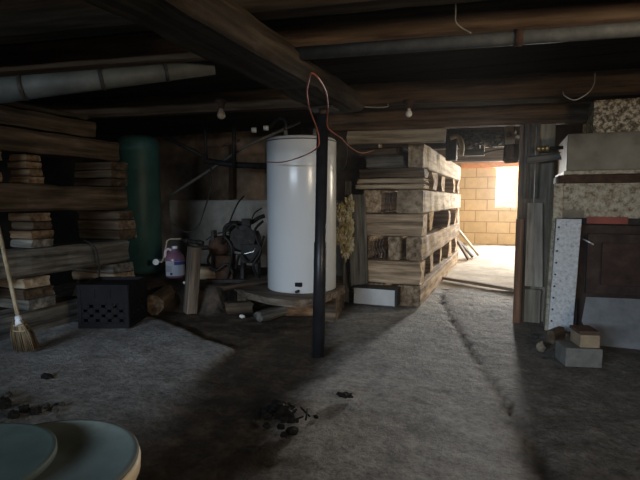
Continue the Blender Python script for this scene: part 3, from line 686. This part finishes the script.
hoses = [[(-.06, -.1, .50), (-.03, -.16, .56), (.03, -.17, .47), (.0, -.13, .30), (-.03, -.12, .21)],
         [(.05, -.12, .30), (.10, -.19, .42), (.17, -.18, .36), (.24, -.15, .45), (.28, -.1, .56)],
         [(.24, -.12, .22), (.20, -.18, .33), (.26, -.17, .45), (.21, -.14, .60), (.27, -.08, .68)],
         [(-.02, -.12, .60), (.05, -.15, .66), (.12, -.13, .57), (.19, -.14, .52), (.25, -.12, .40)],
         [(-.14, -.1, .44), (-.17, -.13, .36), (-.10, -.14, .29), (-.02, -.13, .34), (.03, -.12, .26)]]
for hz in hoses: part('hose', tube(bmesh.new(), spline([W(*q) for q in hz], 6), .011, 8), 'black_cable', root)
part('cylinder_head', tube(bmesh.new(), [W(.03, -.02, .56), W(.03, -.02, .68)], [.05, .042], 14), 'dark_steel', root)
bm = bmesh.new()
for i in range(5): tube(bm, [W(.03, -.02, .575 + i * .02), W(.03, -.02, .582 + i * .02)], .062, 16)
part('cooling_fins', bm, 'dark_steel', root)
part('bracket', wbox((-.16, -.06, .20), (-.13, .05, .60)), 'dark_steel', root)
part('pressure_switch', wbox((.10, -.11, .60), (.17, -.04, .70)), 'dark_steel', root)
beam('wood_block', W(-.30, -.02, .20), W(-.12, -.02, .20), .1, .1, 'pale_wood', 'pale wood block between the broken post and the pump', 'block', None, 121)

# pipes and wires on the back wall
def pipe(pts, r, mat, label, name='wall_pipe', n=10, smooth=False): return solo(name, tube(bmesh.new(), spline(pts, 6) if smooth else pts, r, n), mat, label, 'pipe')
pd = 4.35
pipe([D(206, 161, pd), D(236, 165, pd), D(285, 167, pd)], .028, 'dark_steel', 'thick black horizontal pipe along the upper back wall')
pipe([D(168, 197, pd), D(207, 172, pd), D(244, 147, pd), D(300, 122, pd - .1)], .014, 'pipe_dull', 'long thin grey pipe slanting up the back wall behind the heater')
pipe([D(164, 136, pd + .1), D(207, 158, pd)], .018, 'dark_steel', 'black pipe slanting down from the green tank to the wall pipes')
pipe([D(205, 118, pd), D(206, 164, pd)], .016, 'dark_steel', 'black vertical pipe on the back wall, nearest the green tank')
pipe([D(234, 120, pd - .05), D(234, 168, pd - .05)], .018, 'dark_steel', 'black vertical pipe on the back wall, nearest the heater')
pipe([D(208, 147, pd - .05), D(222, 146, pd - .05), D(240, 140, pd - .05)], .012, 'rust', 'short rusty pipe branching off near the black vertical pipes')
for px, py, lb in ((254, 130, 'small white plastic pipe cap beneath the joist, left of another'), (266, 128, 'small white plastic pipe cap closest to the heater top')):
    c = D(px, py, pd - .15); solo('plastic_fitting', tube(bmesh.new(), [c - sd * .02, c + sd * .02], .022, 12), 'white_plastic', lb, 'pipe cap')
def cord(pts, r, mat, label, name='hanging_wire'): return solo(name, tube(bmesh.new(), spline(pts, 6), r, 6), mat, label, 'wire')
cord([D(211, 168, 4.1), D(210, 190, 4.05), D(203, 214, 4.0), D(197, 228, 4.0), D(186, 232, 4.0), D(174, 224, 4.05)], .006, 'black_cable', 'black wire hanging in a loop against the grey wall above the jug')
cord([D(244, 196, 4.1), D(238, 203, 4.05), D(232, 216, 4.0), D(227, 230, 3.95)], .007, 'black_cable', 'black wire curving down the grey wall to the pump')
cord([D(262, 208, 4.05), D(254, 214, 4.0), D(250, 225, 3.95), D(240, 233, 3.9)], .006, 'black_cable', 'black wire from behind the heater down to the pump')
cord([D(206, 240, 3.9), D(216, 234, 3.9), D(226, 232, 3.9)], .006, 'black_cable', 'short black wire joining pipe fitting and pump')
for px, lb in ((198, 'brown upright stud on the upper back wall beside the vertical pipes'), (252, 'brown upright stud on the upper back wall near the heater')):
    c = D(px, 180, 4.6); beam('wall_stud', (c.x, 4.50, .86), (c.x + .01, 4.50, 1.44), .08, .06, 'brown_wood', lb, 'stud', 'studs on the back wall', 130 + px)

# ================================================================== POSTS AT THE PASSAGE
solo('timber_post', boxes(((.045, 3.58, .0), (.145, 3.72, 1.36)), bev=.006), 'post_wood', 'brown timber post at the right edge of the bright passage', 'post')
solo('timber_post', boxes(((.15, 3.61, .0), (.265, 3.74, 1.36)), bev=.006), 'post_grey', 'olive grey timber post beside the speckled furnace strip', 'post')
bm = boxes(((.112, 3.553, .26), (.205, 3.578, .83)), bev=.003)
for v in bm.verts: v.co.x += (.02 if v.co.x > .15 else -.0) * (v.co.z < .5) - .006 * math.sin(v.co.z * 9)
solo('nailed_board', bm, 'post_pale', 'pale weathered board nailed across the passage posts', 'board')
bm = boxes(((.038, 3.53, .0), (.088, 3.575, .72)), bev=.003); solo('post_strip', bm, 'brown_post', 'reddish brown strip along the lower passage post', 'board')
solo('nailed_board', boxes(((.11, 3.55, .01), (.21, 3.578, .24)), bev=.003), 'post_grey', 'short grey board at the foot of the passage posts', 'board')
for i, (px, lb) in enumerate(((526, 'thin grey conduit on the passage post, closest to the window'), (532, 'middle of three thin grey conduits on the passage post'), (538, 'thin grey conduit on the passage post, closest to the furnace'))):
    c = YP(px, 150, 3.54); pipe([(c.x, 3.568, .86), (c.x, 3.568, 1.36)], .011, 'galv', lb, 'conduit')
a, b = YP(536, 149, 3.50), YP(563, 147.5, 3.52)
root = thing('pipe_fitting', 'horizontal pipe with brass fittings at the top of the passage posts', 'pipe fitting', a)
part('pipe_body', tube(bmesh.new(), [a, b], .012, 10), 'dark_steel', root)
for t, rr in ((.08, .022), (.25, .018), (.4, .024)):
    c = a.lerp(b, t); part('brass_nut', tube(bmesh.new(), [c - (b - a).normalized() * .012, c + (b - a).normalized() * .012], rr, 8), 'brass', root)
beam('cross_board', (.10, 3.515, 1.09), (.295, 3.515, 1.11), .05, .05, 'grey_wood', 'dark short board fixed across the passage posts under the brass fitting', 'board', None, 141)
q0 = YP(511, 141, 3.6)
beam('cross_board', (-.007, 3.56, 1.10), (-.007, 3.70, 1.20), .10, .05, 'old_wood', 'dark block fixed to the window side of the passage posts', 'board', None, 142)

# clutter hanging above the passage
beam('ceiling_joist', (-1.3, 5.1, 1.37), (1.75, 5.1, 1.37), .1, .2, 'old_wood', 'dark low joist across the passage behind the torn plastic sheeting', 'beam', 'joists under the floor above', 170)
beam('ceiling_joist', (-1.3, 6.9, 1.365), (1.75, 6.9, 1.365), .1, .2, 'old_wood', 'dark low joist deeper in the bright far room', 'beam', 'joists under the floor above', 171)
bm = bmesh.new(); rd = random.Random(7)
for i in range(7):
    p = YP(458 + i * 8.5, 140 + rd.uniform(-4, 5), 4.75); lump(bm, p, (.075, .06, .05), 60 + i, 3, .7, 2.4)
solo('plastic_sheeting', bm, 'plastic_film', 'torn black plastic sheeting hanging over the bright passage', 'sheeting')
p = YP(511, 140, 4.7); bm = boxes(((p.x - .05, 4.68, p.z - .1), (p.x + .03, 4.69, CEIL - .005)))
bmesh.ops.subdivide_edges(bm, edges=bm.edges[:], cuts=4, use_grid_fill=True)
for v in bm.verts: v.co.y += .02 * math.sin(v.co.z * 22); v.co.x += .1 * (p.z - v.co.z)
solo('cardboard_flap', bm, 'cardboard', 'pale flap hanging from the ceiling beside the bright window', 'flap')
p0, p1 = YP(446, 132, 4.6), YP(456, 160, 4.6)
root = thing('junction_box', 'dark metal box hanging over the crib end of the passage', 'box', ((p0.x + p1.x) / 2, 4.66, p1.z))
part('box_body', boxes(((p0.x, 4.6, p1.z), (p1.x, 4.72, p0.z)), bev=.004), 'dark_steel', root)
part('strap', boxes(((p0.x + .02, 4.65, p0.z), (p0.x + .05, 4.67, CEIL))), 'galv', root)
p0, p1 = YP(464, 144, 4.9), YP(484, 155, 4.9); solo('hanging_block', boxes(((p0.x, 4.9, p1.z), (p1.x, 5.02, p0.z)), bev=.004), 'grey_wood', 'dark grey block hanging among the torn plastic sheeting', 'block')
p = YP(455, 140, 4.55); bm = bmesh.new(); tube(bm, spline([YP(450, 138, 4.55), YP(458, 136, 4.55), YP(462, 146, 4.55), YP(461, 156, 4.55)], 6), .022, 8)
solo('rag', bm, 'cardboard', 'pale rag hanging next to the dark metal box', 'rag')
cord([YP(484, 153, 4.9), YP(497, 150, 4.9), YP(512, 149, 4.85), YP(520, 144, 4.8)], .008, 'black_cable', 'black cable sagging in front of the top of the bright window')
p0, p1 = YP(461, 163, 9.7), YP(498, 167.5, 9.7); solo('wall_plank', boxes(((p0.x, 9.74, p1.z), (p1.x + .4, 9.79, p0.z))), flat('orange_wood', (.55, .22, .07), .8), 'orange board fixed high on the far block wall', 'board')
# scraps at the far wall
for i, (px, py, h, lean, mat, lb) in enumerate(((459, 247, .44, .35, 'tan_end', 'tan scrap board leaning at the end of the crib, nearest the crib'), (464, 248, .34, .4, 'grey_wood', 'grey scrap board leaning between two tan ones beyond the crib'), (470, 249, .40, .42, 'pale_wood', 'pale scrap board leaning furthest from the crib end'))):
    c = YP(px, py, 7.0 + .25 * i); beam('scrap_board', (c.x + .12, 7.0 + .25 * i, .015), (c.x + .12 - lean * .75, 7.02 + .25 * i, h), .12, .03, mat, lb, 'board', 'scrap boards beyond the crib', 150 + i, .004, .004)
a, b = G(444, 279, .02), G(520, 293, .02)
beam('threshold_board', (a.x, a.y, .015), (b.x + .1, b.y, .015), .06, .03, 'crib_wood', 'thin board lying on the floor across the bright passage', 'board', None, 155, .004, .006)

# ================================================================== FURNACE
FY = 3.37
root = thing('furnace', 'old speckled grey metal furnace at the right with a dark opening', 'furnace', (.8, FY + .3, 0))
part('hood', boxes(((.315, FY - .02, 1.03), (1.5, FY + .6, 1.255)), bev=.008), 'grey_casing', root)
part('hood_lip', boxes(((.30, FY - .045, 1.005), (1.5, FY + .6, 1.029)), bev=.004), 'rust_sheet', root)
part('ridge', boxes(((.275, FY - .03, .955), (1.5, FY + .6, 1.003)), bev=.003), 'rust', root)
part('front_panel', boxes(((.305, FY, .74), (1.5, FY + .02, .953)), bev=.002), 'rust_sheet', root)
part('panel_patch', boxes(((.31, FY - .004, .742), (.425, FY - .0005, .79))), 'grey_casing', root, 'plain tan-grey patch')
bm = boxes(((.25, FY - .015, .735), (.304, FY + .02, .953)), bev=.003); us = part('upper_strip', bm, 'rust_sheet', root)
bm = boxes(((.272, FY - .02, .02), (.412, FY + .02, .732)), bev=.003)
for v in bm.verts: v.co.x -= .024 * (1 - v.co.z / .73)
part('corner_strip', bm, 'speck_strip', root, 'pale speckled metal strip')
for i in range(9):
    z = .08 + i * .075; part('bolt', lathe(bmesh.new(), [(.006, 0), (.006, .004), (.003, .006)], (.288 - .024 * (1 - z / .73), FY - .02, z), 8, axis=(0, -1, 0)), 'dark_steel', root)
bm = boxes(((.255, FY + .02, .0), (.275, FY + .22, .953)), bev=.002)
for v in bm.verts: v.co.x -= .024 * max(0, 1 - v.co.z / .73)
part('side_panel', bm, 'rust_sheet', root)
part('red_plate', boxes(((.44, FY - .012, .705), (.66, FY - .001, .748)), bev=.002), 'red_paint', root)
part('lower_rail', boxes(((.30, FY + .02, .70), (1.5, FY + .05, .738))), 'dark_steel', root)
part('firebox', boxes(((.41, FY + .10, .0), (1.5, FY + .14, .70))), 'firebox', root)
fd = part('fire_door', boxes(((.46, FY + .06, .26), (1.2, FY + .098, .64)), bev=.006), 'firebox', root)
part('door_panel', boxes(((.54, FY + .045, .32), (.9, FY + .062, .585)), bev=.004), 'firebox_rust', fd)
part('handle', tube(bmesh.new(), spline([(.425, FY + .09, .60), (.43, FY + .02, .605), (.46, FY + .0, .59), (.485, FY + .0, .575)], 5), .006, 8), 'chrome', fd)
part('inner_side', boxes(((.395, FY + .021, .0), (.412, FY + .14, .70))), 'firebox', root)
solo('sheet_duct', boxes(((.455, FY + .02, 1.258), (1.5, FY + .5, 1.455)), bev=.004), 'rust_duct', 'rust-mottled metal duct box on top of the furnace', 'duct')

# sheet leaning on the furnace, block, brick
bm = bmesh.new(); poly = [(.415, .115), (.445, .245), (1.15, .262), (1.15, .0), (.47, .0)]
f = [bm.verts.new((x, 3.10 + (z) * .75, z + .016)) for x, z in poly]; bm.faces.new(f)
bmesh.ops.solidify(bm, geom=bm.faces[:], thickness=.006)
solo('metal_sheet', bm, 'sheet_metal', 'pale blue-grey metal sheet leaning in front of the furnace opening', 'sheet')
root = thing('concrete_block', 'grey concrete block on the floor at the furnace corner', 'block', (.345, 2.74, .015), None, math.radians(15))
bm = boxes(((.255, 2.655, .016), (.43, 2.80, .112)), bev=.006)
m = Matrix.Translation((.345, 2.74, 0)) @ Matrix.Rotation(math.radians(15), 4, 'Z') @ Matrix.Translation((-.345, -2.74, 0)); bm.transform(m); part('block_body', bm, 'block_grey', root)
bm = boxes(((.325, 2.665, .114), (.418, 2.79, .178)), bev=.004); bm.transform(m)
root = solo('brick', bm, 'brick_tan', 'tan brick resting on the grey concrete block', 'brick')
bm = boxes(((.322, 2.675, .180), (.420, 2.80, .196)), bev=.004); bm.transform(m); solo('wood_chip', bm, 'brick_red', 'thin dark brown tile lying on the tan brick', 'tile')
q = G(556, 352); beam('wood_scrap', (q.x - .02, q.y + .1, .016), (q.x + .04, q.y + .22, .016), .05, .08, 'old_wood', 'dark wood scrap standing between furnace strip and concrete block', 'scrap', None, 161)
bm = lump(bmesh.new(), G(541, 347, .03), (.022, .022, .03), 5, 3, .4); solo('stone', bm, 'brick_tan', 'small tan stone on the floor by the passage posts', 'stone')
bm = lump(bmesh.new(), G(535, 336, .02), (.02, .02, .015), 6, 3, .4); solo('stone', bm, 'rock', 'tiny grey stone at the foot of the passage posts', 'stone')

# wires on the joists
cord([D(456, -2, 1.55), D(455.5, 12, 1.6), D(456, 22, 1.64), D(462, 28, 1.68), D(471, 33, 1.66)], .0022, 'grey_cable', 'thin bent wire hanging from the near joist at the top of the picture')
cord([D(595, 73, 2.6), D(594, 84, 2.58), D(588, 93, 2.56), D(575, 100, 2.56), D(565, 96, 2.58), D(563, 92, 2.62)], .003, 'grey_cable', 'thin bent wire hanging from the joist above the passage posts')
cord([D(340, 102, 2.9), D(350, 106, 2.88), D(365, 107, 2.88), D(386, 107, 2.88), D(388, 104, 2.9)], .003, 'grey_cable', 'thin wire stapled beside the girder end behind the post')

# ================================================================== FOREGROUND
bx_, by_ = -.827, .608
root = thing('metal_drum', 'grey-green round drum cut off at the lower left corner', 'drum', (bx_, by_, .02))
R = .19
part('drum_body', lathe(bmesh.new(), [(R - .012, .02), (R - .008, .03), (R - .008, .12), (R - .003, .125), (R - .008, .13), (R - .008, .24), (R - .003, .245), (R - .008, .25), (R - .006, .32)], (bx_, by_, 0), 56), 'bucket', root)
part('drum_rim', lathe(bmesh.new(), [(R - .004, .31), (R + .002, .315), (R + .003, .335), (R - .002, .343)], (bx_, by_, 0), 56), 'tan_rim', root, 'tan rim')
part('drum_lid', lathe(bmesh.new(), [(R - .001, .344), (R, .348), (R - .004, .352), (R - .012, .352), (R - .016, .347), (.05, .345), (.01, .346)], (bx_, by_, 0), 56), 'bucket', root)
q = V((math.cos(YAW) * -.665 - math.sin(YAW) * .845, math.sin(YAW) * -.665 + math.cos(YAW) * .845, 0))
solo('round_lid', lathe(bmesh.new(), [(.155, .353), (.16, .356), (.16, .368), (.156, .370), (.150, .369), (.142, .367), (.01, .367)], (q.x, q.y, 0), 48), 'bucket_lid', 'darker green round lid lying on the drum at the lower left', 'lid')
bm = bmesh.new(); rd = random.Random(9)
for i in range(70):
    p = G(rd.gauss(281, 10), rd.gauss(419, 7), 0); s = rd.uniform(.008, .024); k3 = math.exp(-((p.x - G(281, 419).x) ** 2 + (p.y - G(281, 419).y) ** 2) / .006)
    lump(bm, (p.x, p.y, s * .4 + .035 * k3), (s, s * .8, s * .7), 200 + i, 2, .6, 2.0, 0.0)
for i in range(8):
    p = G(rd.gauss(281, 10), rd.gauss(419, 6), 0.02); t = rd.uniform(0, PI); tube(bm, [(p.x, p.y, .02), (p.x + .06 * math.cos(t), p.y + .06 * math.sin(t), .035)], .004, 5)
o = solo('charred_debris', bm, 'coal_shade', 'black heap of charred debris on the dirt in the foreground', 'debris'); o['kind'] = 'stuff'
rk = [(4, 408, .03), (14, 418, .022), (24, 412, .02), (36, 414, .018), (47, 408, .014), (56, 412, .012), (62, 406, .012), (8, 398, .018)]
where = ['largest dark stone at the left edge behind the drum', 'dark stone just behind the rim of the round lid', 'dark stone third from the left edge behind the drum', 'dark stone in the middle of the row behind the drum', 'small dark stone right of the middle behind the drum', 'small stone beside the last one behind the drum', 'last small stone of the row behind the drum, farthest from the edge', 'dark stone at the left edge, set back from the others']
for i, (px, py, s) in enumerate(rk):
    p = G(px, py, .022); solo('stone', lump(bmesh.new(), (p.x, p.y, .022 + s * .6), (s, s * .9, s * .8), 300 + i, 3, .5, 1.7, .022), 'coal_shade' if i < 4 else 'rock', where[i], 'stone', 'stones behind the drum')
p = G(47, 378, .022); solo('stone', lump(bmesh.new(), (p.x, p.y, .03), (.03, .018, .012), 320, 3, .5), 'coal_shade', 'flat black stone alone on the concrete slab near the broom', 'stone')
p = G(242, 318, 0); solo('paper_scrap', lump(bmesh.new(), (p.x, p.y, .012), (.02, .012, .012), 321, 2, .5), 'white_plastic', 'tiny white scrap on the dark floor left of the heater platform', 'scrap')
p = D(185, 283, 3.66); solo('paper_scrap', lump(bmesh.new(), (p.x, p.y, .215), (.018, .012, .01), 322, 2, .5), 'white_plastic', 'tiny white scrap on the ledge right of the jug', 'scrap')
p = G(345, 396, .016); solo('clod', lump(bmesh.new(), (p.x, p.y, .02), (.03, .02, .01), 323, 3, .6), 'coal_shade', 'small dark clod on the concrete right of the charred heap', 'clod')

# ================================================================== LIGHT
w = bpy.data.worlds.new('world'); scn.world = w; w.use_nodes = True
vs = w.node_tree.nodes.new('ShaderNodeVolumeScatter'); vs.inputs['Density'].default_value = .0025; vs.inputs['Anisotropy'].default_value = .75
w.node_tree.links.new(vs.outputs[0], w.node_tree.nodes['World Output'].inputs['Volume'])
bg = w.node_tree.nodes['Background']; bg.inputs[0].default_value = (.93, .97, 1, 1); bg.inputs[1].default_value = 3.0
def area(name, loc, target, sx, sy, power, color, spread=180):
    l = bpy.data.lights.new(name, 'AREA'); l.shape = 'RECTANGLE'; l.size = sx; l.size_y = sy; l.energy = power; l.color = color
    l.spread = math.radians(spread)
    o = bpy.data.objects.new(name, l); COL.objects.link(o); o.location = loc
    o.rotation_euler = (V(target) - V(loc)).to_track_quat('-Z', 'Y').to_euler(); return o
area('daylight_doorway', (-1.55, -3.2, 1.52), (-1.1, 3, .5), 2.5, .7, 285, (.72, .86, 1.0))
area('daylight_window', ((wx0 + wx1) / 2, 10.05, (wz0 + wz1) / 2), (-.2, 3, .5), wx1 - wx0, wz1 - wz0, 400, (1, .97, .92))
area('daylight_side_door', (2.1, 7.25, 1.0), (-.5, 7.6, .0), 3.2, 1.0, 200, (1, .88, .68))
area('warm_fill_right', (2.5, .1, 1.15), (-1.3, 2.6, 1.3), 1.0, .3, 26, (1, .80, .58), 120)  # added fill lamp, warms the ceiling and upper heater
scn.view_settings.view_transform = 'Standard'; scn.view_settings.look = 'None'; scn.view_settings.exposure = 0.0; scn.view_settings.gamma = 1.0
scn.view_settings.use_curve_mapping = False
